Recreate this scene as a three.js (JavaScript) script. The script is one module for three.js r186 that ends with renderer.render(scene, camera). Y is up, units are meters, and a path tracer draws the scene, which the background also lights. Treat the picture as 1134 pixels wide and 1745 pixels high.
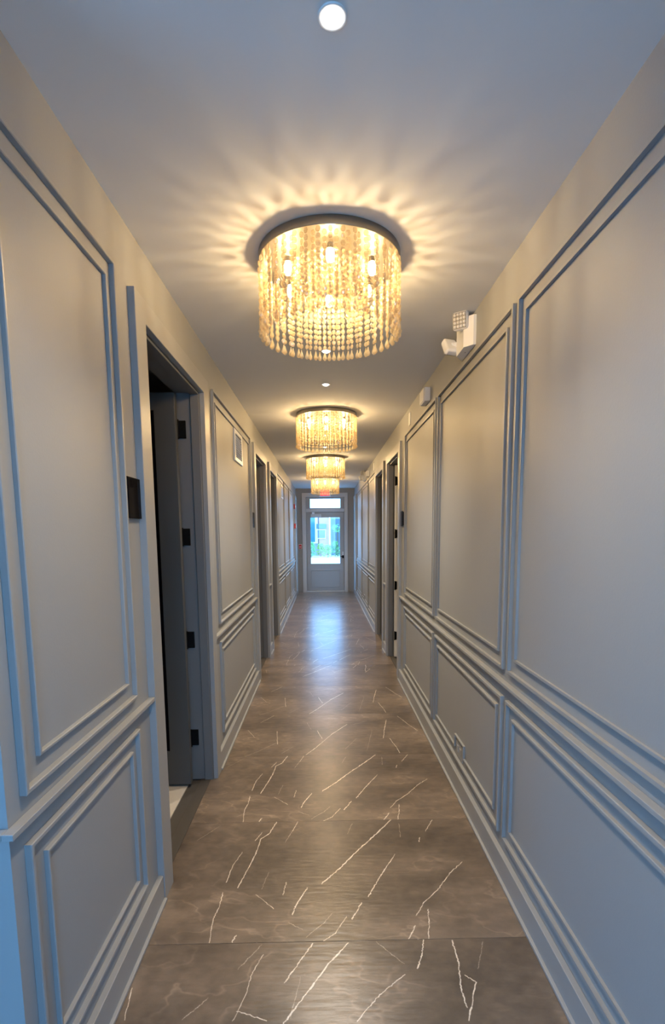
import * as THREE from 'three';
import { mergeGeometries } from 'three/addons/utils/BufferGeometryUtils.js';
import { RoundedBoxGeometry } from 'three/addons/geometries/RoundedBoxGeometry.js';
import { FontLoader } from 'three/addons/loaders/FontLoader.js';
import { TextGeometry } from 'three/addons/geometries/TextGeometry.js';

// ------------------------------------------------------------------ camera, sky, exposure
const scene = new THREE.Scene();
const EYE = 1.605, FOCAL = 870, CX = 567, CY = 1012;
const camera = new THREE.PerspectiveCamera(2 * Math.atan(CY / FOCAL) * 180 / Math.PI, 1134 / 2024, 0.02, 300);
camera.setViewOffset(1134, 2024, 0, 0, 1134, 1745);          // a shifted lens: the frame keeps the upper part of a taller picture
{
  const fw = new THREE.Vector3((552.5 - CX) / FOCAL, -(908.2 - CY) / FOCAL, -1).normalize();
  const a = new THREE.Vector3(552.5 - CX, 908.2 - CY, -FOCAL), du = 632 - CX;
  const dn = new THREE.Vector3(du, (a.x * du + FOCAL * FOCAL) / a.y, -FOCAL).normalize();
  if (dn.y > 0) dn.negate();
  const up = dn.clone().negate(), rt = new THREE.Vector3().crossVectors(fw, up), back = fw.clone().negate();
  const m = new THREE.Matrix4().set(rt.x, rt.y, rt.z, 0, up.x, up.y, up.z, 0, back.x, back.y, back.z, 0, 0, 0, 0, 1);
  camera.position.set(0, EYE, 0);
  camera.quaternion.setFromRotationMatrix(m);
}
const renderer = new THREE.WebGLRenderer({ antialias: true });
renderer.toneMapping = THREE.LinearToneMapping;
renderer.toneMappingExposure = 1.15;
renderer.shadowMap.enabled = true;

const SKY = 2.35, LAMP = 0.56, DOWN = 6.0;
{ // open blue sky: paler at the horizon, deeper overhead, the same all round
  const W = 64, H = 64, data = new Float32Array(W * H * 4);
  for (let j = 0; j < H; j++) {
    const e = Math.max(0, Math.sin(((j + 0.5) / H - 0.5) * Math.PI)), t = Math.pow(e, 0.6);
    for (let i = 0; i < W; i++) {
      const o = (j * W + i) * 4;
      data[o] = 0.85 - 0.3 * t; data[o + 1] = 2.1 - 0.6 * t; data[o + 2] = 3.9 - 0.6 * t; data[o + 3] = 1;
    }
  }
  const sky = new THREE.DataTexture(data, W, H, THREE.RGBAFormat, THREE.FloatType);
  sky.mapping = THREE.EquirectangularReflectionMapping; sky.magFilter = THREE.LinearFilter; sky.minFilter = THREE.LinearFilter;
  sky.needsUpdate = true;
  scene.background = sky; scene.backgroundIntensity = SKY;
}

// ------------------------------------------------------------------ helpers
let seed = 20240611;
const rnd = () => { seed = (seed + 0x6d2b79f5) | 0; let t = Math.imul(seed ^ (seed >>> 15), 1 | seed); t = (t + Math.imul(t ^ (t >>> 7), 61 | t)) ^ t; return ((t ^ (t >>> 14)) >>> 0) / 4294967296; };
const rr = (a, b) => a + (b - a) * rnd();
const used = new Map();
function numbered(n) { n = n.replace(/_\d{3}$/, ''); const k = used.get(n) ?? 0; used.set(n, k + 1); return k ? n + '_' + String(k).padStart(3, '0') : n; }
function shade(o) { o.castShadow = true; o.receiveShadow = true; return o; }
function part(name, geometry, material, parent, label) {
  const m = shade(new THREE.Mesh(geometry, material)); m.name = name;
  if (label) m.userData.label = label;
  parent.add(m); return m;
}
function structure(name) { const g = new THREE.Group(); g.name = name; g.userData.kind = 'structure'; scene.add(g); return g; }
function structureMesh(name, geometry, material) { const m = shade(new THREE.Mesh(geometry, material)); m.name = name; m.userData.kind = 'structure'; scene.add(m); return m; }
function thing(name, label, category, [x, y, z], turn = 0, group) {
  const g = new THREE.Group(); g.name = numbered(name); g.position.set(x, y, z); g.rotation.y = turn;
  g.userData = { label, category }; if (group) g.userData.group = group;
  scene.add(g); return g;
}
function box(x0, x1, y0, y1, z0, z1) { // corner to corner
  const g = new THREE.BoxGeometry(Math.abs(x1 - x0), Math.abs(y1 - y0), Math.abs(z1 - z0));
  return g.translate((x0 + x1) / 2, (y0 + y1) / 2, (z0 + z1) / 2);
}
function rbox(x0, x1, y0, y1, z0, z1, r = 0.003) {
  const w = Math.abs(x1 - x0), h = Math.abs(y1 - y0), d = Math.abs(z1 - z0);
  const g = new RoundedBoxGeometry(w, h, d, 2, Math.min(r, w / 2.1, h / 2.1, d / 2.1));
  return g.translate((x0 + x1) / 2, (y0 + y1) / 2, (z0 + z1) / 2);
}
const poly = (pts) => pts.map(([a, b]) => new THREE.Vector2(a, b));
const rect = (a0, a1, b0, b1) => [[a0, b0], [a1, b0], [a1, b1], [a0, b1]];
function extrude(pts, holes, depth, bevel = 0) {
  const s = new THREE.Shape(poly(pts));
  for (const h of holes) s.holes.push(new THREE.Path(poly(h)));
  const g = new THREE.ExtrudeGeometry(s, bevel ? { depth: depth - bevel, bevelEnabled: true, bevelThickness: bevel, bevelSize: bevel, bevelOffset: -bevel, bevelSegments: 1 } : { depth, bevelEnabled: false });
  return g;
}
// a shape drawn on a side wall: points are (distance along the corridor, height); it grows out of the wall by depth, starting off the wall face by off
const XL = -0.745, XR = 0.825, HC = 2.78, DEND = 13.85, BK = 1.0, SW = -2.3;   // SW: the lobby's window side

const MAT = {
  L: (off) => new THREE.Matrix4().set(0, 0, 1, XL + off, 0, 1, 0, 0, -1, 0, 0, 0, 0, 0, 0, 1),
  R: (off) => new THREE.Matrix4().set(0, 0, -1, XR - off, 0, 1, 0, 0, 1, 0, 0, 0, 0, 0, 0, 1),
};
function onWall(side, pts, holes, depth, bevel = 0, off = 0) {
  const f = side === 'L' ? 1 : -1, fix = (a) => a.map(([d, y]) => [d * f, y]);
  return extrude(fix(pts), holes.map(fix), depth, bevel).applyMatrix4(MAT[side](off));
}
function wallBox(side, d0, d1, y0, y1, o0, o1, r = 0) { // a box on a side wall, o0..o1 out of the wall face
  const X = side === 'L' ? (o) => XL + o : (o) => XR - o;
  return r ? rbox(X(o0), X(o1), y0, y1, -d0, -d1, r) : box(X(o0), X(o1), y0, y1, -d0, -d1);
}

// ------------------------------------------------------------------ noise and textures
const hash = (x, y, s) => { let h = Math.imul(x, 374761393) + Math.imul(y, 668265263) + Math.imul(s, 974634777); h = Math.imul(h ^ (h >>> 13), 1274126177); return ((h ^ (h >>> 16)) >>> 0) / 4294967296; };
function vnoise(x, y, s) {
  const ix = Math.floor(x), iy = Math.floor(y), fx = x - ix, fy = y - iy, u = fx * fx * (3 - 2 * fx), v = fy * fy * (3 - 2 * fy);
  return (hash(ix, iy, s) * (1 - u) + hash(ix + 1, iy, s) * u) * (1 - v) + (hash(ix, iy + 1, s) * (1 - u) + hash(ix + 1, iy + 1, s) * u) * v;
}
const fbm = (x, y, s, n = 5) => { let t = 0, a = 0.5; for (let i = 0; i < n; i++) { t += a * vnoise(x, y, s + i); x *= 2.03; y *= 2.03; a *= 0.5; } return t; };
function canvasTexture(w, h, paint, srgb = true) {
  const c = document.createElement('canvas'); c.width = w; c.height = h;
  paint(c.getContext('2d'), w, h);
  const t = new THREE.CanvasTexture(c); if (srgb) t.colorSpace = THREE.SRGBColorSpace;
  t.wrapS = t.wrapT = THREE.RepeatWrapping; t.anisotropy = 8; return t;
}
function greyNoise(w, h, f) {
  const data = new Uint8Array(w * h * 4);
  for (let j = 0; j < h; j++) for (let i = 0; i < w; i++) { const v = Math.max(0, Math.min(255, f(i, j) * 255)), o = (j * w + i) * 4; data[o] = data[o + 1] = data[o + 2] = v; data[o + 3] = 255; }
  const t = new THREE.DataTexture(data, w, h); t.magFilter = THREE.LinearFilter; t.minFilter = THREE.LinearFilter; t.wrapS = t.wrapT = THREE.RepeatWrapping; t.needsUpdate = true; return t;
}
// stone-look tile, 1.602 m wide and 0.848 m deep; each vein is [width, x, z, x, z, ...] in metres from the near left corner
const TW = 1.602, TD = 0.848, PX = 700;
const VEINS = {
  near: [[2, .51, .79, .48, .71, .47, .62, .44, .52], [4, .84, .84, .76, .74, .67, .6, .61, .51, .5, .36], [3, .7, .84, .65, .75, .6, .66], [2, .45, .56, .56, .52], [2, 1.04, .69, .94, .61, .85, .51], [3, 1.14, .85, 1.12, .78, 1.09, .71], [3, 1.25, .84, 1.25, .74, 1.23, .63, 1.23, .55], [3, 1.29, .65, 1.22, .5], [2, 1.26, .68, 1.29, .65], [1, 1.37, .83, 1.31, .7], [1, .34, .61, .27, .53], [2, .06, .66, .08, .53], [1, .5, .84, .42, .72], [1, .95, .84, 1.05, .73], [1, .66, .69, .63, .52]],
  middle: [[3, .48, .85, .45, .74, .41, .69, .4, .57, .38, .46, .35, .31], [2, .41, .75, .38, .67], [2, .33, .58, .3, .47, .29, .35], [2, .29, .29, .29, .2, .28, .13, .29, 0], [3, .39, .04, .38, 0], [2, .6, .85, .57, .75], [1, .57, .75, .54, .65], [4, 1.12, .85, 1.01, .7, .91, .57, .82, .44, .73, .33], [3, .67, .31, .64, .24, .62, .19, .61, .14], [3, 1.1, .54, 1.02, .4, .98, .32, .94, .24], [3, .91, .21, .88, .15, .86, .11], [1, .78, .15, .74, .09, .67, .02], [2, .84, .13, .79, .04, .74, 0], [2, 1.42, .47, 1.34, .39, 1.26, .28, 1.18, .2, 1.13, .12], [3, 1.12, .07, 1.08, 0], [2, 1.19, .16, 1.18, .09, 1.16, 0], [2, 1.35, .84, 1.29, .73], [2, 1.25, .68, 1.24, .64], [2, .44, .27, .53, .18], [1, .6, .1, .66, .06], [2, .57, .35, .56, .26], [1, .17, .82, .07, .68], [1, 1.16, .81, 1.15, .68], [1, .48, .42, .46, .3], [1, .9, .82, .87, .72]],
  far: [[3, .94, .6, .81, .4, .68, .13, .61, .01], [2, .69, .47, .73, .3], [1, .6, .65, .64, .49], [2, .36, .47, .39, .2], [1, .38, .24, .25, .08, .17, 0], [3, 1.28, .69, 1.24, .48, 1.21, .29], [1, 1.14, .47, 1.06, .06], [2, 1.26, .29, 1.29, .12, 1.3, .02], [2, 1.39, .78, 1.45, .59, 1.51, .43], [1, .51, .16, .43, .04], [1, .97, .58, 1.12, .68], [2, .3, .83, .2, .66], [1, 1.0, .3, .9, .1], [2, .12, .5, .2, .34]],
};
function tileTexture(veins, s) {
  const w = Math.round(TW * PX), h = Math.round(TD * PX);
  return canvasTexture(w, h, (g) => {
    const im = g.createImageData(w, h);
    for (let j = 0; j < h; j++) for (let i = 0; i < w; i++) {
      const x = i / PX, y = j / PX, c = fbm(x * 3 + 1.3 * fbm(x * 2, y * 2, s + 40, 3), y * 5, s, 5), f = fbm(x * 26, y * 34, s + 9, 3), wisp = Math.abs(fbm(x * 5 + y * 2, y * 9 - x * 2, s + 20, 4) - 0.48);
      const k = 0.62 + 0.62 * c + 0.26 * (f - 0.45) + 0.3 * Math.max(0, 1 - wisp * 30) * Math.max(0, c - 0.35) * 2 + 0.05 * (rndTex(i, j, s) - 0.5), o = (j * w + i) * 4;
      im.data[o] = 116 * k; im.data[o + 1] = 101 * k; im.data[o + 2] = 86 * k; im.data[o + 3] = 255;
    }
    g.putImageData(im, 0, 0);
    g.lineCap = 'round';
    let q = s * 77;
    for (const [wd, ...p] of veins) {
      const dense = [];
      for (let i = 0; i + 3 < p.length; i += 2) for (let t = 0; t < 1; t += 0.08) {
        const jx = (hash(q++, i, s) - 0.5) * 0.004, jy = (hash(q++, i, s + 3) - 0.5) * 0.004;
        dense.push([(p[i] + (p[i + 2] - p[i]) * t + jx) * PX, h - (p[i + 1] + (p[i + 3] - p[i + 1]) * t + jy) * PX]);
      }
      for (let i = 0; i + 1 < dense.length; i++) {
        const swell = 0.55 + 0.75 * hash(i >> 1, q, s + 5), al = wd === 1 ? 0.28 + 0.2 * hash(i, q, 4) : 0.68 + 0.3 * hash(i >> 2, q, 6);
        g.strokeStyle = 'rgba(240,226,206,' + al.toFixed(2) + ')'; g.lineWidth = (wd === 1 ? 1.8 : wd * 0.95) * swell + 0.5;
        g.beginPath(); g.moveTo(...dense[i]); g.lineTo(...dense[i + 1]); g.stroke();
      }
    }
  });
}
function rndTex(i, j, s) { return hash(i, j, s + 60); }
const paintBump = greyNoise(256, 256, (i, j) => 0.5 + 0.5 * (fbm(i / 5, j / 5, 3, 3) - 0.45));
paintBump.repeat.set(4, 4);
const tileBump = greyNoise(512, 512, (i, j) => fbm(i / 26, j / 9, 31, 4));
tileBump.repeat.set(1, 1);

const M = {
  wall: new THREE.MeshStandardMaterial({ name: 'wall_paint', color: new THREE.Color(0.31, 0.31, 0.30), roughness: 0.5, bumpMap: paintBump, bumpScale: 0.0004 }),
  trim: new THREE.MeshStandardMaterial({ name: 'trim_paint', color: new THREE.Color(0.31, 0.31, 0.30), roughness: 0.38 }),
  endWall: new THREE.MeshStandardMaterial({ name: 'end_wall_paint', color: new THREE.Color(0.26, 0.26, 0.255), roughness: 0.5, bumpMap: paintBump, bumpScale: 0.0004 }),
  endTrim: new THREE.MeshStandardMaterial({ name: 'end_trim_paint', color: new THREE.Color(0.46, 0.455, 0.44), roughness: 0.4 }),
  ceiling: new THREE.MeshStandardMaterial({ name: 'ceiling_paint', color: new THREE.Color(0.67, 0.67, 0.66), roughness: 0.9, bumpMap: paintBump, bumpScale: 0.0004 }),
  grout: new THREE.MeshStandardMaterial({ name: 'grout', color: new THREE.Color(0.07, 0.06, 0.05), roughness: 0.9 }),
  strip: new THREE.MeshStandardMaterial({ name: 'threshold_strip', color: new THREE.Color(0.06, 0.05, 0.04), roughness: 0.6 }),
  black: new THREE.MeshPhysicalMaterial({ name: 'black_metal', color: new THREE.Color(0.004, 0.004, 0.004), roughness: 0.7, specularIntensity: 0.2 }),
  glassBlack: new THREE.MeshPhysicalMaterial({ name: 'black_glass', color: new THREE.Color(0.004, 0.004, 0.006), roughness: 0.05, specularIntensity: 0.05 }),
  leafDark: new THREE.MeshStandardMaterial({ name: 'door_paint', color: new THREE.Color(0.075, 0.075, 0.07), roughness: 0.5 }),
  jamb: new THREE.MeshStandardMaterial({ name: 'door_frame_paint', color: new THREE.Color(0.15, 0.147, 0.138), roughness: 0.45 }),
  white: new THREE.MeshStandardMaterial({ name: 'white_plastic', color: new THREE.Color(0.72, 0.71, 0.69), roughness: 0.45 }),
  warmWhite: new THREE.MeshStandardMaterial({ name: 'white_enamel', color: new THREE.Color(0.8, 0.79, 0.76), roughness: 0.35 }),
  dark: new THREE.MeshStandardMaterial({ name: 'dark_void', color: new THREE.Color(0.03, 0.03, 0.03), roughness: 0.9 }),
  red: new THREE.MeshStandardMaterial({ name: 'red_plastic', color: new THREE.Color(0.45, 0.02, 0.02), roughness: 0.4 }),
  chrome: new THREE.MeshStandardMaterial({ name: 'brushed_steel', color: new THREE.Color(0.6, 0.58, 0.55), roughness: 0.35, metalness: 1 }),
  grey: new THREE.MeshStandardMaterial({ name: 'grey_enamel', color: new THREE.Color(0.5, 0.49, 0.47), roughness: 0.4 }),
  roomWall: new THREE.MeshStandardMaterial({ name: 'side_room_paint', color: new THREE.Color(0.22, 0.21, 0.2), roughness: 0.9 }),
  roomFloor: new THREE.MeshStandardMaterial({ name: 'pale_floor', color: new THREE.Color(0.62, 0.56, 0.48), roughness: 0.5 }),
  plate: new THREE.MeshStandardMaterial({ name: 'brushed_nickel', color: new THREE.Color(0.3, 0.28, 0.25), roughness: 0.3, metalness: 1 }),
  pane: new THREE.MeshPhysicalMaterial({ name: 'clear_glass', color: 0xffffff, roughness: 0.0, transmission: 1, thickness: 0, ior: 1.5 }),
  crystal: new THREE.MeshPhysicalMaterial({ name: 'crystal', color: new THREE.Color(0.86, 0.79, 0.65), roughness: 0.03, metalness: 0.2, transmission: 0.995, thickness: 0, ior: 1.5, flatShading: true }),
  bulb: new THREE.MeshStandardMaterial({ name: 'lit_bulb', color: 0xffffff, emissive: new THREE.Color(1, 0.8, 0.5), emissiveIntensity: 14 }),
  led: new THREE.MeshStandardMaterial({ name: 'lit_led', color: 0xffffff, emissive: new THREE.Color(1, 0.96, 0.9), emissiveIntensity: 6 }),
};

// ------------------------------------------------------------------ the setting: floor
{
  const floor = structure('floor');
  part('slab', box(SW - 0.15, 0.98, -0.2, -0.0115, BK + 0.15, -DEND - 0.2), M.grout, floor);
  const maps = [tileTexture(VEINS.near, 5), tileTexture(VEINS.middle, 11), tileTexture(VEINS.far, 23)];
  const mats = maps.map((map, i) => new THREE.MeshPhysicalMaterial({ name: 'stone_tile_' + 'abc'[i], map, roughness: 0.29, ior: 1.55, bumpMap: tileBump, bumpScale: 0.0012 }));
  const tile = box(0, TW, -0.011, 0, 0, -TD);
  { const p = tile.attributes.position, uv = tile.attributes.uv; for (let i = 0; i < p.count; i++) uv.setXY(i, p.getX(i) / TW, -p.getZ(i) / TD); }
  const order = [2, 1, 0, 2, 1, 0, 1, 1, 2, 0, 1, 2, 1, 0, 2, 1, 2, 1, 0, 2, 1];
  for (let k = -2; k < 16; k++) { // joints at 0.994 + 0.85 k
    const d0 = 0.994 + 0.85 * k, m = k === 0 ? 0 : k === 1 || k === 2 ? 1 : k === 3 ? 2 : order[k + 4];
    const t = part('tile', tile, mats[m], floor);
    t.position.set(-0.762, 0, -d0 - 0.001);
    if (d0 + TD > DEND) { t.scale.z = (DEND - d0) / TD; }
  }
  for (let k = -2; k < 1; k++) { // the lobby's tiles beside the corridor's
    const t = part('tile', tile, mats[(k + 8) % 3], floor); t.position.set(-2.366, 0, -(0.994 + 0.85 * k) - 0.001);
    if (k === 0) t.scale.z = 0.17;
  }
}
// ceiling
structureMesh('ceiling', box(SW - 0.2, 1.0, HC, HC + 0.2, BK + 0.2, -DEND - 0.2), M.ceiling);

// doorways: side, near and far edge of the opening
const HEAD = 2.455, CASE_TOP = 2.55, CW = 0.118, CP = 0.028, WT = 0.15;
const DOORS = [['L', 2.21, 3.22], ['L', 5.58, 6.52], ['L', 7.07, 7.97], ['R', 5.565, 6.53], ['R', 7.05, 7.96]];
function wallShape(start, side) {
  const pts = [[start, 0]];
  for (const [, a, b] of DOORS.filter((d) => d[0] === side)) pts.push([a - 0.02, 0], [a - 0.02, HEAD + 0.02], [b + 0.02, HEAD + 0.02], [b + 0.02, 0]);
  pts.push([DEND, 0], [DEND, HC], [start, HC]);
  return pts;
}
const SIDE_WIN = rect(13.1, 13.45, 0.12, 2.46);
const wallL = structure('wall_left'), wallR = structure('wall_right'), wallE = structure('wall_end');
part('plaster', onWall('L', wallShape(1.13, 'L'), [SIDE_WIN], WT, 0, -WT), M.wall, wallL);
part('plaster', onWall('R', wallShape(-BK, 'R'), [SIDE_WIN], WT, 0, -WT), M.wall, wallR);
part('plaster', extrude([[XL - WT, 0], [-0.5, 0], [-0.5, 2.58], [0.57, 2.58], [0.57, 0], [XR + WT, 0], [XR + WT, HC], [XL - WT, HC]], [], 0.2).translate(0, 0, -DEND - 0.2), M.endWall, wallE);
// lobby behind the camera, where daylight comes in
structureMesh('wall_lobby_front', box(SW, XL - WT, 0, HC, -1.13, -1.28), M.wall);
structureMesh('wall_lobby_side', extrude(rect(1.28, -BK, 0, HC), [rect(0.5, -0.85, 0.12, 2.4)], 0.15).applyMatrix4(new THREE.Matrix4().set(0, 0, 1, SW - 0.15, 0, 1, 0, 0, -1, 0, 0, 0, 0, 0, 0, 1)), M.wall);
structureMesh('wall_lobby_back', extrude(rect(SW - 0.15, XR + WT, 0, HC), [rect(-0.35, 0.72, 0.02, 2.6)], 0.15).translate(0, 0, BK), M.wall);
{
  const w = structure('window_1');
  part('window_frame', extrude(rect(0.5, -0.85, 0.12, 2.4), [rect(0.44, -0.16, 0.18, 2.34), rect(-0.22, -0.79, 0.18, 2.34)], 0.06).applyMatrix4(new THREE.Matrix4().set(0, 0, 1, SW - 0.1, 0, 1, 0, 0, -1, 0, 0, 0, 0, 0, 0, 1)), M.trim, w);
  for (const [z, e] of [[-0.44, 0.16], [0.22, 0.79]]) part('pane', box(SW - 0.074, SW - 0.066, 0.18, 2.34, z, e), M.pane, w);
  const d = structure('door_7');
  part('door_frame', extrude(rect(-0.35, 0.72, 0.02, 2.6), [rect(-0.28, 0.65, 0.1, 2.53)], 0.05).translate(0, 0, BK + 0.05), M.trim, d);
  part('pane', box(-0.28, 0.65, 0.1, 2.53, BK + 0.07, BK + 0.078), M.pane, d);
}
// narrow side windows at the far end, next to the exit door
for (const [side, n] of [['L', 2], ['R', 3]]) {
  const w = structure('window_' + n);
  part('window_frame', onWall(side, rect(13.1, 13.45, 0.12, 2.46), [rect(13.14, 13.41, 0.16, 2.42)], 0.06, 0, -0.11), M.trim, w);
  part('pane', wallBox(side, 13.14, 13.41, 0.16, 2.42, -0.09, -0.084), M.pane, w);
}

// panel mouldings: two nested frames above the rail, two below
const OUT = { w: 0.013, p: 0.018 }, INN = { w: 0.010, p: 0.013 };
const UP_O = [0.990, 2.547], UP_I = [1.054, 2.483], LO_O = [0.199, 0.837], LO_I = [0.262, 0.775];
function frame(side, wall, d0, d1, [y0, y1], s, notch) { // d0..d1, y0..y1: the opening inside the strip
  let inner = rect(d0, d1, y0, y1), outer = rect(d0 - s.w, d1 + s.w, y0 - s.w, y1 + s.w);
  if (notch) {
    const [a, b, t] = notch;
    inner = [[d0, y0], [a - s.w, y0], [a - s.w, t], [b + s.w, t], [b + s.w, y0], [d1, y0], [d1, y1], [d0, y1]];
    outer = [[d0 - s.w, y0 - s.w], [a, y0 - s.w], [a, t - s.w], [b, t - s.w], [b, y0 - s.w], [d1 + s.w, y0 - s.w], [d1 + s.w, y1 + s.w], [d0 - s.w, y1 + s.w]];
  }
  part('panel_moulding', onWall(side, outer, [inner], s.p, 0.0022), M.trim, wall);
}
function bay(side, wall, d0, d1, notch) { // d0..d1: outer edges of the outer frame
  const g = 0.078;
  frame(side, wall, d0 + OUT.w, d1 - OUT.w, UP_O, OUT);
  frame(side, wall, d0 + g + INN.w, d1 - g + 0.012 - INN.w, UP_I, INN);
  frame(side, wall, d0 + OUT.w, d1 - OUT.w, LO_O, OUT);
  frame(side, wall, d0 + g + INN.w, d1 - g + 0.012 - INN.w, LO_I, INN, notch);
}
bay('L', wallL, 1.184, 1.936);
bay('L', wallL, 3.54, 5.285);
bay('L', wallL, 8.25, 9.58); bay('L', wallL, 9.64, 10.95); bay('L', wallL, 11.01, 12.53);
bay('R', wallR, -1.5, 0.70); bay('R', wallR, 0.765, 2.213); bay('R', wallR, 2.27, 3.713, [2.90, 3.09, 0.337]); bay('R', wallR, 3.775, 5.18);
bay('R', wallR, 8.2, 9.46); bay('R', wallR, 9.52, 11.05, [10.3, 10.52, 0.337]); bay('R', wallR, 11.11, 12.6);
// chair rail, baseboard and shoe on each run of wall
const baseL = structure('baseboard_left'), baseR = structure('baseboard_right');
const RUNS = { L: [[1.13, 2.21 - CW], [3.22 + CW, 5.58 - CW], [6.52 + CW, 7.07 - CW], [7.97 + CW, 12.93]], R: [[-BK, 5.565 - CW], [6.53 + CW, 7.05 - CW], [7.96 + CW, 12.93]] };
for (const [side, wall, base] of [['L', wallL, baseL], ['R', wallR, baseR]]) for (const [a, b] of RUNS[side]) {
  const a2 = side === 'L' && a === 1.13 ? a - 0.027 : a;
  part('chair_rail', wallBox(side, a2, b, 0.910, 0.926, 0, 0.027, 0.002), M.trim, wall);
  part('board', wallBox(side, a2 < a ? a - 0.024 : a, b, 0, 0.118, 0, 0.024, 0.003), M.trim, base);
  part('shoe_moulding', wallBox(side, a2 < a ? a - 0.02 : a, b, 0, 0.014, 0.02, 0.037, 0.003), M.trim, base);
}
part('chair_rail', rbox(SW, XL - 0.0005, 0.910, 0.926, -1.13, -1.103, 0.002), M.trim, wallL);
part('board', rbox(SW, XL - 0.0005, 0, 0.118, -1.13, -1.106, 0.003), M.trim, baseL);
// end of the corridor: plain casings on both side walls
for (const [side, n] of [['L', 1], ['R', 2]]) structureMesh('trim_' + n, onWall(side, rect(12.97, 13.845, 0, 2.56), [rect(13.1, 13.45, 0.12, 2.46)], 0.03, 0.003), M.trim);
structureMesh('trim_3', box(XL + 0.032, -0.584, 0.925, 0.94, -DEND + 0.014, -DEND), M.trim);
structureMesh('trim_4', box(0.645, XR - 0.032, 0.925, 0.94, -DEND + 0.014, -DEND), M.trim);

// ------------------------------------------------------------------ side doorways with their frames
const archPts = (a, b, top, w, t) => [[a - w, 0], [a, 0], [a, top], [b, top], [b, 0], [b + w, 0], [b + w, top + t], [a - w, top + t]];
DOORS.forEach(([side, a, b], i) => {
  const g = structure('door_' + (i + 1));
  part('casing', onWall(side, archPts(a, b, HEAD, CW, CASE_TOP - HEAD), [], CP, 0.002), M.trim, g);
  part('jamb', onWall(side, archPts(a + 0.004, b - 0.004, HEAD - 0.004, 0.022, 0.022), [], WT + 0.002, 0, -WT), M.jamb, g);
  part('door_stop', onWall(side, archPts(a + 0.016, b - 0.016, HEAD - 0.016, 0.012, 0.012), [], 0.05, 0.003, -0.053), M.jamb, g);
  part('threshold', wallBox(side, a, b, -0.01, 0.0015, -0.08, -0.018), M.strip, g);
  const X = side === 'L' ? (o) => XL - o : (o) => XR + o;             // o: metres behind the wall face
  if (i === 0 || i === 3) { // leaves that stand open into their rooms, hung on the far jamb
    const white = i === 3, lm = white ? M.warmWhite : M.leafDark, z0 = -(b - 0.1), z1 = -(b - 0.056), o0 = white ? 0.066 : 0.125, o1 = white ? 0.98 : 1.03;
    const leafX = [X(o0), X(o1)].sort((p, q) => p - q), f = side === 'L' ? -1 : 1;
    const stile = [X(o0), X(o0 + 0.125)].sort((p, q) => p - q), inner = [X(o0 + 0.125), X(o1 - 0.12)].sort((p, q) => p - q), lock = [X(o1 - 0.12), X(o1)].sort((p, q) => p - q);
    const leaf = part('door_leaf', extrude(rect(leafX[0], leafX[1], 0.012, 2.43), [rect(inner[0], inner[1], 0.235, 2.33)], z0 - z1, 0.002).translate(0, 0, z1), lm, g, white ? 'white painted door leaf' : 'grey door leaf with a black glass panel');
    part('glass_panel', box(inner[0], inner[1], 0.235, 2.33, z1 + 0.01, z0 - 0.006), white ? M.warmWhite : M.glassBlack, leaf);
    for (const y of [2.236, 1.587, 0.936, 0.288]) {
      part('hinge', white ? mergeGeometries([rbox(X(0.068), X(0.094), y - 0.052, y + 0.052, z0 + 0.0005, z0 + 0.006, 0.002), new THREE.CylinderGeometry(0.007, 0.007, 0.114, 12).translate(X(0.068), y, z0 + 0.006).toNonIndexed()])
        : mergeGeometries([rbox(X(0.088), X(0.132), y - 0.052, y + 0.052, -b + 0.001, -b + 0.014, 0.002), new THREE.CylinderGeometry(0.007, 0.007, 0.114, 12).translate(X(0.134), y, -b + 0.02).toNonIndexed()]), M.black, g);
    }
  } else { // closed leaves set back in the frame
    part('door_leaf', wallBox(side, a + 0.006, b - 0.006, 0.008, HEAD - 0.008, -0.145, -0.105, 0.003), M.leafDark, g);
  }
});
function sideRoom(x0, x1, d0, d1, wallMat) {
  const g = structure(numbered('side_room'));
  part('room_floor', box(x0, x1, -0.02, -0.004, -d0, -d1), M.roomFloor, g);
  part('room_ceiling', box(x0, x1, 2.7, 2.75, -d0, -d1), wallMat, g);
  part('room_wall', box(x0, x1, 0, 2.7, -d0, -d0 - 0.04), wallMat, g);
  part('room_wall', box(x0, x1, 0, 2.7, -d1 + 0.04, -d1), wallMat, g);
  const far = Math.abs(x0) > Math.abs(x1) ? [x0, x0 + 0.04] : [x1 - 0.04, x1];
  part('room_wall', box(far[0], far[1], 0, 2.7, -d0 - 0.04, -d1 + 0.04), wallMat, g);
}
sideRoom(-3.4, XL - WT - 0.001, 1.35, 4.4, M.roomWall);
sideRoom(XR + WT + 0.001, 3.4, 4.6, 6.8, M.roomWall);

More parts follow.
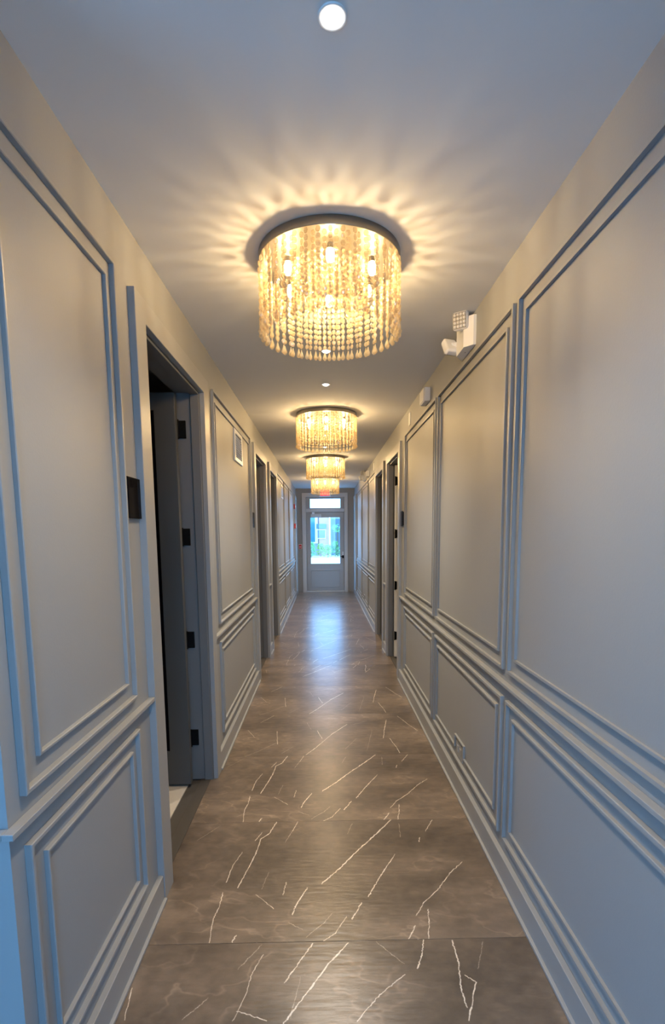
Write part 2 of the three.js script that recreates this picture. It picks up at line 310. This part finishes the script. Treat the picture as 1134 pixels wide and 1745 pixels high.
// ------------------------------------------------------------------ the glazed exit door in the end wall
{
  const g = structure('door_6'), Z = -DEND;
  part('casing', extrude([[-0.583, 0], [-0.482, 0], [-0.482, 2.56], [0.552, 2.56], [0.552, 0], [0.642, 0], [0.642, 2.665], [-0.583, 2.665]], [], 0.032, 0.003).translate(0, 0, Z), M.endTrim, g);
  part('jamb', extrude([[-0.5, 0], [-0.476, 0], [-0.476, 2.555], [0.546, 2.555], [0.546, 0], [0.57, 0], [0.57, 2.58], [-0.5, 2.58]], [], 0.2).translate(0, 0, Z - 0.2), M.trim, g);
  part('door_stop', extrude([[-0.476, 0.036], [-0.45, 0.036], [-0.45, 2.14], [0.52, 2.14], [0.52, 0.036], [0.546, 0.036], [0.546, 2.165], [-0.476, 2.165]], [], 0.03).translate(0, 0, Z - 0.118), M.trim, g);
  part('door_sweep', box(-0.47, 0.54, 0.036, 0.06, Z - 0.1, Z - 0.087), M.black, g);
  part('transom_bar', rbox(-0.476, 0.546, 2.165, 2.25, Z - 0.13, Z + 0.012, 0.004), M.endTrim, g);
  part('transom_frame', extrude(rect(-0.476, 0.546, 2.25, 2.555), [rect(-0.365, 0.443, 2.275, 2.515)], 0.045, 0.003).translate(0, 0, Z - 0.11), M.trim, g);
  part('transom_glass', box(-0.365, 0.443, 2.275, 2.515, Z - 0.092, Z - 0.086), M.pane, g);
  part('threshold', rbox(-0.476, 0.546, 0, 0.036, Z - 0.2, Z - 0.01, 0.004), M.chrome, g, 'metal door threshold');
  const leaf = part('door_leaf', extrude(rect(-0.473, 0.543, 0.04, 2.162), [rect(-0.362, 0.432, 0.776, 2.02)], 0.045, 0.003).translate(0, 0, Z - 0.085), M.trim, g);
  part('glass_pane', box(-0.362, 0.432, 0.776, 2.02, Z - 0.068, Z - 0.06), M.pane, leaf);
  part('glass_bead', extrude(rect(-0.374, 0.444, 0.764, 2.032), [rect(-0.36, 0.43, 0.778, 2.018)], 0.01, 0.003).translate(0, 0, Z - 0.041), M.trim, leaf);
  part('raised_panel', extrude(rect(-0.364, 0.428, 0.13, 0.607), [rect(-0.345, 0.409, 0.149, 0.588)], 0.012, 0.003).translate(0, 0, Z - 0.041), M.trim, leaf);
  const c = part('door_closer', rbox(-0.348, -0.068, 2.03, 2.108, Z - 0.04, Z + 0.03, 0.006), M.grey, leaf, 'pale grey door closer');
  part('closer_arm', rbox(-0.315, -0.25, 2.108, 2.16, Z - 0.01, Z + 0.02, 0.004), M.white, leaf, 'white closer arm');
  const h = part('lock_plate', rbox(0.487, 0.53, 1.0, 1.1, Z - 0.042, Z - 0.02, 0.004), M.chrome, leaf, 'steel lock plate');
  part('lever_handle', mergeGeometries([rbox(0.43, 0.52, 0.955, 0.975, Z + 0.0, Z + 0.018, 0.006), new THREE.CylinderGeometry(0.009, 0.009, 0.06, 14).rotateX(Math.PI / 2).translate(0.512, 0.965, Z - 0.015), rbox(0.487, 0.535, 0.92, 1.0, Z - 0.042, Z - 0.03, 0.004)].map((q) => q.toNonIndexed ? q.index ? q.toNonIndexed() : q : q)), M.black, leaf, 'dark lever handle');
}

// ------------------------------------------------------------------ crystal chandeliers
const CHAND_D = [2.345, 5.26, 8.19, 11.23], CHAND_X = 0.036;
function bead(r, h, turn) { // a faceted octagon bead: girdle of eight, a flat table on both faces
  const g = new THREE.SphereGeometry(1, 8, 4).scale(r, h, r * 0.62); return g.rotateY(turn);
}
const strandKinds = [];
for (let k = 0; k < 5; k++) {
  const gs = [];
  for (let i = 0; i < 10; i++) gs.push(bead(0.0104, 0.0118, rr(-0.9, 0.9)).rotateZ(rr(-0.12, 0.12)).translate(0, -0.013 - i * 0.0248, 0));
  strandKinds.push(mergeGeometries(gs));
}
const dropShape = new THREE.LatheGeometry([[0, 0], [0.0024, -0.002], [0.0036, -0.01], [0.0105, -0.029], [0.0098, -0.036], [0.005, -0.0415], [0, -0.043]].map(([x, y]) => new THREE.Vector2(x, y)), 8);
const plateShape = new THREE.LatheGeometry([[0, 0], [0.298, 0], [0.302, -0.002], [0.302, -0.033], [0.299, -0.036], [0, -0.036]].map(([x, y]) => new THREE.Vector2(x, y)), 96);
const innerBead = new THREE.OctahedronGeometry(0.0105, 0).scale(1, 1.15, 0.7);
const CH_LABELS = ['largest crystal drum chandelier, nearest of the four and hanging full in front of the ceiling', 'second crystal drum chandelier, between the largest one and the overlapped pair', 'third crystal drum chandelier, its lower edge just above the smallest one', 'smallest crystal drum chandelier, farthest away and just above the red exit sign'];
function makeChandelier() {
  const t = thing('crystal_chandelier', CH_LABELS[0], 'chandelier', [CHAND_X, HC, -CHAND_D[0]], 0, 'crystal chandeliers along the corridor ceiling');
  part('ceiling_plate', plateShape, M.plate, t, 'round brushed metal ceiling plate');
  const n = 80;
  for (let i = 0; i < n; i++) {
    const a = (i / n) * Math.PI * 2, r = i % 2 ? 0.284 : 0.3, s = part('crystal_strand', strandKinds[i % 5], M.crystal, t);
    s.position.set(Math.sin(a) * r, -0.036 - (i % 2 ? 0.004 : 0), Math.cos(a) * r); s.rotation.y = a;
    const d = part('crystal_drop', dropShape, M.crystal, s); d.position.y = -0.252;
  }
  const rings = [[0.24, 48, 9], [0.16, 34, 8], [0.09, 18, 8]], mats = [];
  const m4 = new THREE.Matrix4(), q = new THREE.Quaternion(), e = new THREE.Euler(), one = new THREE.Vector3(1, 1, 1);
  for (const [r, c, len] of rings) for (let i = 0; i < c; i++) for (let k = 0; k < len; k++) {
    const a = (i / c) * Math.PI * 2 + r;
    if (k < 4 && r > 0.2) continue;                    // the ring that the bulbs stand in
    mats.push(m4.clone().compose(new THREE.Vector3(Math.sin(a) * r, -0.05 - k * 0.0248, Math.cos(a) * r), q.setFromEuler(e.set(0, rr(0, 3), 0)).clone(), one));
  }
  const inner = new THREE.InstancedMesh(innerBead, M.crystal, mats.length); inner.name = 'inner_crystals'; inner.userData.kind = 'stuff'; shade(inner);
  mats.forEach((m, i) => inner.setMatrixAt(i, m)); t.add(inner);
  for (let i = 0; i < 6; i++) {
    const a = (i / 6) * Math.PI * 2, x = Math.sin(a) * 0.2, z = Math.cos(a) * 0.2;
    const b = part('bulb', new THREE.CapsuleGeometry(0.017, 0.022, 6, 14), M.bulb, t); b.position.set(x, -0.094, z); b.castShadow = false;
    part('bulb_holder', new THREE.CylinderGeometry(0.012, 0.014, 0.02, 14).translate(0, 0.034, 0), M.plate, b);
    const l = new THREE.PointLight(new THREE.Color(1, 0.72, 0.38), LAMP); l.position.set(x, -0.094, z); l.castShadow = true; l.shadow.radius = 0.8; l.name = 'bulb_lamp'; t.add(l);
  }
  return t;
}
const chand = makeChandelier();
for (let i = 1; i < 4; i++) {
  const c = chand.clone(); c.name = numbered('crystal_chandelier'); c.userData = { ...chand.userData, label: CH_LABELS[i] };
  c.position.z = -CHAND_D[i]; scene.add(c);
}

// ------------------------------------------------------------------ recessed downlights
const DL = [[0.032, 1.318, 'round recessed downlight nearest the viewer, glaring at the top of the photo'], [0.027, 3.483, 'round recessed downlight just below the crystal drops of the largest chandelier'], [0.027, 4.236, 'round recessed downlight alone on the ceiling, midway from the largest chandelier to the second'], [0.027, 7.21, 'round recessed downlight seen just under the bottom rim of the second chandelier'],
  [0.027, 6.35, 'round recessed downlight concealed behind the drum of the second chandelier'], [0.027, 9.27, 'round recessed downlight concealed behind the upper half of the third chandelier'], [0.027, 10.02, 'round recessed downlight concealed behind the lower half of the third chandelier'], [0.027, 12.3, 'round recessed downlight concealed behind the smallest chandelier, before the exit door']];
for (const [x, d, label] of DL) {
  const t = thing('recessed_downlight', label, 'ceiling light', [x, HC, -d], 0, 'recessed downlights in the corridor ceiling');
  part('trim_ring', new THREE.LatheGeometry([[0.025, 0.004], [0.026, -0.003], [0.032, -0.0035], [0.034, -0.002], [0.034, 0]].map(([a, b]) => new THREE.Vector2(a, b)), 40), M.warmWhite, t);
  part('lens_light', new THREE.SphereGeometry(0.0265, 24, 8, 0, Math.PI * 2, Math.PI / 2, Math.PI / 2).scale(1, 0.5, 1).translate(0, 0.001, 0), M.led, t);
  const l = new THREE.SpotLight(new THREE.Color(1, 0.87, 0.7), DOWN, 0, 1.05, 0.7); l.position.set(0, -0.03, 0); l.castShadow = true; l.target.position.set(0, -2, 0); l.add(l.target); l.target.position.set(0, -1, 0); l.name = 'downlight_lamp'; t.add(l);
}

// ------------------------------------------------------------------ exit sign
{
  const t = thing('exit_sign', 'white exit sign with glowing red letters above the far glazed door', 'exit sign', [0.035, 2.658, -DEND + 0.033]);
  part('housing', rbox(-0.152, 0.152, -0.1, 0.1, 0, 0.05, 0.014), M.white, t);
  const font = await new FontLoader().loadAsync('fonts/droid/droid_sans_bold.typeface.json');
  const letters = new TextGeometry('EXIT', { font, size: 0.125, depth: 0.004, curveSegments: 4 });
  letters.computeBoundingBox(); const bb = letters.boundingBox;
  letters.translate(-(bb.min.x + bb.max.x) / 2, -(bb.min.y + bb.max.y) / 2, 0).scale(0.235 / (bb.max.x - bb.min.x), 1.15, 1).translate(0, 0, 0.0505);
  part('sign_letters_light', letters, new THREE.MeshStandardMaterial({ name: 'red_glow', color: new THREE.Color(0.5, 0.02, 0.03), emissive: new THREE.Color(1, 0.06, 0.09), emissiveIntensity: 1.0 }), t, 'glowing red letters EXIT');
  part('sign_face', rbox(-0.128, 0.128, -0.079, 0.079, 0.048, 0.0515, 0.004), new THREE.MeshStandardMaterial({ name: 'red_tinted_face', color: new THREE.Color(0.75, 0.3, 0.32), roughness: 0.5, emissive: new THREE.Color(0.35, 0.05, 0.07), emissiveIntensity: 1 }), t, 'red tinted lit face');
  const l = new THREE.PointLight(new THREE.Color(1, 0.1, 0.1), 0.004); l.position.set(0, 0, 0.09); l.castShadow = true; l.name = 'sign_lamp'; t.add(l);
}

// ------------------------------------------------------------------ emergency lights on the right wall
function emergency(d, label) { // base on the wall at d; local x along the corridor (away), y up, z out of the wall
  const t = thing('emergency_light', label, 'emergency light', [XR, 2.603, -d], -Math.PI / 2, 'twin-head emergency lights on the right wall');
  // turned so that local +z points into the corridor (-x) and local +x points away from the viewer... see below
  const body = new THREE.Shape(poly([[0, 0], [0.28, 0], [0.192, 0.056], [0.044, 0.056], [0, 0.015]]));
  const g = new THREE.ExtrudeGeometry(body, { depth: 0.15, bevelEnabled: true, bevelThickness: 0.003, bevelSize: 0.003, bevelOffset: -0.003, bevelSegments: 2 });
  g.rotateX(-Math.PI / 2).scale(1, 1, -1);                            // plan to y up
  { const ix = g.index; const p = g.attributes.position.array; for (let i = 0; i < p.length; i += 9) for (let k = 0; k < 3; k++) { const a = p[i + 3 + k]; p[i + 3 + k] = p[i + 6 + k]; p[i + 6 + k] = a; } g.computeVertexNormals(); }
  part('body', g, M.warmWhite, t);
  part('test_button', new THREE.CylinderGeometry(0.004, 0.004, 0.004, 12).translate(0.12, -0.004, 0.025), M.grey, t);
  const headShape = () => rbox(-0.042, 0.042, -0.046, 0.046, -0.022, 0.022, 0.014);
  const lensMat = new THREE.MeshPhysicalMaterial({ name: 'clear_lens', color: new THREE.Color(0.75, 0.72, 0.66), roughness: 0.2, clearcoat: 1 });
  const cellGeo = [];
  for (let i = 0; i < 4; i++) for (let j = 0; j < 4; j++) cellGeo.push(new THREE.SphereGeometry(0.0085, 8, 5, 0, Math.PI * 2, 0, Math.PI / 2).rotateX(Math.PI / 2).translate(-0.0262 + i * 0.0175, -0.029 + j * 0.0192, 0.0215).toNonIndexed());
  for (const [x, y, z, ry, rx] of [[0.05, 0.135, 0.07, -0.95, 0.12], [0.225, 0.06, 0.085, 1.2, 0.5]]) {
    const h = part('lamp_head', headShape(), M.warmWhite, t); h.position.set(x, y, z); h.rotation.set(rx, ry, 0, 'YXZ');
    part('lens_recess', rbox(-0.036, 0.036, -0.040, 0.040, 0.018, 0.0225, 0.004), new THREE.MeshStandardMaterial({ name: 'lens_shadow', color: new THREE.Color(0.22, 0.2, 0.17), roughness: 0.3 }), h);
    part('lens_cells', mergeGeometries(cellGeo), lensMat, h);
  }
  part('head_joint', new THREE.CylinderGeometry(0.013, 0.016, 0.035, 16).translate(0.055, 0.14, 0.04), M.warmWhite, t);
  part('head_joint', new THREE.CylinderGeometry(0.013, 0.016, 0.04, 16).rotateX(Math.PI / 2).translate(0.215, 0.07, 0.06), M.warmWhite, t);
  t.rotation.y = 0; t.updateMatrix();
  // local x -> away from the viewer (-z), local y -> up, local z -> into the corridor (-x)
  t.quaternion.setFromRotationMatrix(new THREE.Matrix4().makeBasis(new THREE.Vector3(0, 0, -1), new THREE.Vector3(0, 1, 0), new THREE.Vector3(1, 0, 0)));
  t.scale.z = -1;
  return t;
}
emergency(2.86, 'large white twin-head emergency light on the right wall, nearer the viewer');
emergency(9.95, 'small white twin-head emergency light far down the right wall past the doorways');
for (const [d, label] of [[4.035, 'white box high on the right wall, behind the nearer emergency light'], [9.3, 'white box high on the right wall, just before the far emergency light']]) {
  const t = thing('alarm_box', label, 'wall box', [XR - 0.027, 2.652, -d - 0.087], 0, 'white boxes high on the right wall');
  part('box_body', rbox(-0.021, 0.027, -0.052, 0.052, -0.087, 0.087, 0.006), M.white, t);
  part('cover', rbox(-0.027, -0.02, -0.046, 0.046, -0.08, 0.08, 0.004), M.white, t);
}
for (const [d, label] of [[4.97, 'small blank white cover plate on the right wall above the nearer panel frames'], [8.45, 'small blank white cover plate on the right wall above the far panel frames']]) {
  const t = thing('cover_plate', label, 'cover plate', [XR, 2.665, -d], 0, 'blank cover plates high on the right wall');
  part('plate', rbox(-0.007, 0, -0.058, 0.058, -0.037, 0.037, 0.003), M.warmWhite, t);
  for (const y of [-0.042, 0.042]) part('screw', new THREE.CylinderGeometry(0.003, 0.003, 0.002, 10).rotateZ(Math.PI / 2).translate(-0.0075, y, 0), M.grey, t);
}
// ------------------------------------------------------------------ vents on the left wall
for (const [d0, d1, y0, y1, label] of [[4.37, 4.78, 2.215, 2.478, 'white louvred air vent high on the left wall, between the first and second doorways'], [8.98, 9.46, 2.215, 2.45, 'white louvred air vent high on the left wall, beyond the third doorway']]) {
  const t = thing('air_vent', label, 'vent', [XL, y0, -(d0 + d1) / 2], 0, 'louvred air vents on the left wall'), w = d1 - d0, h = y1 - y0;
  const f = onWall('L', rect(-w / 2, w / 2, 0, h), [rect(-w / 2 + 0.05, w / 2 - 0.05, 0.035, h - 0.035)], 0.012, 0.003); f.translate(-XL, 0, 0);
  part('vent_frame', f, M.warmWhite, t);
  part('duct_back', box(0.0005, 0.002, 0.03, h - 0.03, -w / 2 + 0.045, w / 2 - 0.045), M.dark, t);
  for (let k = 0; k < 9; k++) part('louvre', new RoundedBoxGeometry(0.012, 0.0035, w - 0.1, 1, 0.001).rotateZ(0.6).translate(0.006, 0.046 + (k + 0.2) * (h - 0.085) / 9, 0), M.warmWhite, t);
}
// ------------------------------------------------------------------ wall panels and sockets
for (const [side, d0, d1, label] of [['L', 1.955, 2.085, 'black glass touch panel in the left foreground beside the open doorway'], ['L', 5.33, 5.455, 'thin dark touch panel on the left wall before the second doorway'], ['R', 5.3, 5.43, 'thin dark touch panel on the right wall before its first doorway']]) {
  const t = thing('touch_panel', label, 'wall panel', [side === 'L' ? XL : XR, 1.745, -(d0 + d1) / 2], 0, 'black touch panels beside the doorways'), f = side === 'L' ? 1 : -1, w = (d1 - d0) / 2;
  part('back_box', rbox(0, 0.008 * f, -0.07, 0.07, -w + 0.008, w - 0.008, 0.002), M.black, t);
  part('glass_face', rbox(0.008 * f, 0.014 * f, -0.078, 0.078, -w, w, 0.0025), M.glassBlack, t);
}
for (const [d, label] of [[2.995, 'grey wall socket notched into the lower panel moulding of the right wall, nearer one'], [10.41, 'grey wall socket notched into the lower panel moulding of the right wall, far one']]) {
  const t = thing('wall_socket', label, 'socket', [XR, 0.268, -d], 0, 'sockets in the right wall panelling');
  part('face_plate', rbox(-0.006, 0, -0.05, 0.046, -0.075, 0.075, 0.003), M.trim, t);
  for (const z of [-0.03, 0.03]) part('outlet', rbox(-0.009, -0.005, -0.02, 0.02, z - 0.016, z + 0.016, 0.003), M.trim, t);
}
// ------------------------------------------------------------------ fire alarm devices near the exit
{
  const t = thing('fire_strobe', 'narrow red strobe high on the far left wall near the exit', 'alarm', [XL, 2.255, -12.74]);
  part('strobe_body', rbox(0, 0.04, -0.06, 0.06, -0.05, 0.05, 0.008), M.red, t); part('strobe_lens', rbox(0.04, 0.06, -0.025, 0.025, -0.035, 0.035, 0.008), M.white, t);
  const u = thing('fire_horn', 'red and white alarm horn on the far left wall below the red strobe', 'alarm', [XL, 1.78, -12.74]);
  part('horn_body', rbox(0, 0.05, -0.06, 0.06, -0.05, 0.05, 0.008), M.red, u); part('horn_face', rbox(0.05, 0.062, -0.045, 0.045, -0.036, 0.036, 0.006), M.white, u);
  const p = thing('fire_alarm_pull', 'red fire alarm pull station on the end wall left of the glazed door', 'alarm', [-0.642, 1.245, -DEND]);
  part('backplate', rbox(-0.045, 0.045, -0.065, 0.065, 0, 0.02, 0.006), M.white, p);
  part('pull_body', rbox(-0.036, 0.036, -0.055, 0.055, 0.02, 0.045, 0.008), M.red, p);
  part('pull_handle', rbox(-0.024, 0.024, -0.018, 0.0, 0.045, 0.056, 0.004), M.white, p);
}

// ------------------------------------------------------------------ outside the exit door
{
  const ground = structureMesh('ground', box(-60, 60, -0.3, -0.06, -DEND - 0.22, -60), new THREE.MeshStandardMaterial({ name: 'pale_pavement', color: new THREE.Color(0.75, 0.7, 0.64), roughness: 0.9 }));
  structureMesh('ground_front', box(-40, 40, -0.3, -0.21, 40, -DEND - 0.2), ground.material);
  const gap = new THREE.Color(0.55, 0.35, 0.3);
  const brick = canvasTexture(256, 256, (g, w, h) => {
    g.fillStyle = '#b9a79c'; g.fillRect(0, 0, w, h);
    for (let r = 0; r < 16; r++) for (let c = -1; c < 4; c++) { const k = hash(r, c, 8); g.fillStyle = `rgb(${150 + 40 * k},${92 + 30 * k},${84 + 26 * k})`; g.fillRect(c * 64 + (r % 2) * 32 + 2, r * 16 + 2, 60, 12); }
  });
  const b = thing('building', 'brick and glass building across the street seen through the glazed door', 'building', [0, -0.06, -38]);
  const tex = (rx, ry) => { const t = brick.clone(); t.repeat.set(rx, ry); return t; };
  part('wall', box(-9, 9, 0, 3.05, 0, -6), new THREE.MeshStandardMaterial({ name: 'painted_render', color: new THREE.Color(0.3, 0.31, 0.3), roughness: 0.9 }), b);
  part('brick_pillar', box(-0.38, 0.36, 0, 3.05, 0.35, -0.05), new THREE.MeshStandardMaterial({ name: 'red_brick', color: new THREE.Color(1, 0.75, 0.7), map: tex(1, 4), roughness: 0.9 }), b);
  const trim = new THREE.MeshStandardMaterial({ name: 'white_frame', color: new THREE.Color(0.75, 0.7, 0.66), roughness: 0.6 });
  part('window_frame', extrude(rect(-2.6, -0.44, 0.9, 2.95), [rect(-2.5, -1.22, 1.0, 2.85), rect(-1.14, -0.66, 1.0, 2.85)], 0.12).translate(0, 0, 0), trim, b);
  const teal = new THREE.MeshPhysicalMaterial({ name: 'teal_glass', color: new THREE.Color(0.03, 0.15, 0.17), roughness: 0.15, clearcoat: 1 });
  part('window_pane', box(-2.5, -1.22, 1.0, 2.85, 0.03, 0.05), teal, b); part('window_pane', box(-1.14, -0.66, 1.0, 2.85, 0.03, 0.05), teal, b);
  part('door_panel', box(0.55, 3.2, 0, 2.7, 0.05, 0), new THREE.MeshStandardMaterial({ name: 'dark_teal_paint', color: new THREE.Color(0.07, 0.1, 0.11), roughness: 0.5 }), b);
  part('pillar_edge', box(0.36, 0.48, 0, 3.05, 0.4, 0), trim, b);
  const s = thing('notice_board', 'pale blue grey notice board on the brick pillar outside', 'board', [-0.16, 1.55, -37.62]);
  part('board_panel', rbox(-0.33, 0.26, -0.33, 0.28, -0.03, 0.03, 0.01), new THREE.MeshStandardMaterial({ name: 'slate_paint', color: new THREE.Color(0.14, 0.14, 0.15), roughness: 0.6 }), s);
  part('board_frame', extrude(rect(-0.36, 0.29, -0.36, 0.31), [rect(-0.32, 0.25, -0.32, 0.27)], 0.05).translate(0, 0, 0), trim, s);
  part('board_hood', rbox(-0.4, 0.34, 0.36, 0.72, -0.03, 0.04, 0.01), new THREE.MeshStandardMaterial({ name: 'grey_green_paint', color: new THREE.Color(0.08, 0.12, 0.11), roughness: 0.6 }), s);
  // shrubs in a row along the far side of the street
  const greens = [new THREE.Color(0.16, 0.36, 0.12), new THREE.Color(0.34, 0.46, 0.1), new THREE.Color(0.2, 0.45, 0.16)];
  const leafMats = greens.map((color, i) => new THREE.MeshPhysicalMaterial({ name: 'leaf_' + 'abc'[i], color, roughness: 0.7, transmission: 0.3, thickness: 0, side: THREE.DoubleSide }));
  const leaf = new THREE.PlaneGeometry(0.16, 0.07, 2, 1);
  { const p = leaf.attributes.position; for (let i = 0; i < p.count; i++) { const x = p.getX(i); if (Math.abs(x) > 0.07) p.setY(i, p.getY(i) * 0.25); p.setZ(i, -x * x * 4); } leaf.computeVertexNormals(); }
  const SH = [[-1.5, 36, 0.9, 0, 'dark green shrub at the left edge of the door glass'], [-0.9, 35.2, 1.0, 2, 'bushy green shrub below the teal window outside'], [-0.25, 36.2, 0.85, 1, 'light green shrub below the notice board outside'], [0.25, 35.2, 0.8, 1, 'yellow green shrub below the white pillar edge outside'], [0.78, 36.2, 1.0, 0, 'green shrub below the dark panel outside'], [1.35, 35.2, 0.9, 2, 'green shrub at the right edge of the door glass']];
  for (const [x, d, h, m, label] of SH) {
    const t = thing('shrub', label, 'shrub', [x, -0.06, -d]);
    const gs = [];
    for (let i = 0; i < 190; i++) {
      const a = rr(0, 6.28), y = h * Math.pow(rnd(), 0.7), r = 0.33 * Math.sqrt(rnd()) * (1 - 0.5 * (y / h) ** 2);
      gs.push(leaf.clone().rotateX(rr(-1, 1)).rotateZ(rr(-0.8, 0.8)).rotateY(rr(0, 6.28)).translate(Math.cos(a) * r, y + 0.05, Math.sin(a) * r));
    }
    const f = part('foliage', mergeGeometries(gs), leafMats[m], t); f.userData.kind = 'stuff';
    part('stem', new THREE.CylinderGeometry(0.015, 0.025, h * 0.7, 6).translate(0, h * 0.35, 0), new THREE.MeshStandardMaterial({ name: 'bark', color: new THREE.Color(0.1, 0.06, 0.03), roughness: 1 }), t);
  }
  // small tree in front of the dark panel
  const t = thing('small_tree', 'small leafy tree in front of the dark teal panel outside', 'tree', [0.98, -0.06, -36.6]);
  const gs = [];
  for (let i = 0; i < 220; i++) { const v = new THREE.Vector3(rr(-1, 1), rr(-1, 1), rr(-1, 1)); if (v.length() > 1) continue; gs.push(leaf.clone().rotateX(rr(-1, 1)).rotateY(rr(0, 6.28)).translate(v.x * 0.5, 2.0 + v.y * 0.3, v.z * 0.4)); }
  const f = part('foliage', mergeGeometries(gs), leafMats[2], t); f.userData.kind = 'stuff';
  part('trunk', new THREE.CylinderGeometry(0.03, 0.045, 1.9, 8).translate(0, 0.95, 0), new THREE.MeshStandardMaterial({ name: 'trunk_bark', color: new THREE.Color(0.12, 0.07, 0.04), roughness: 1 }), t);
}
for (const o of scene.children) o.traverse((m) => { if (m.isMesh) { m.castShadow = m.name !== 'bulb'; m.receiveShadow = true; } });

renderer.render(scene, camera);
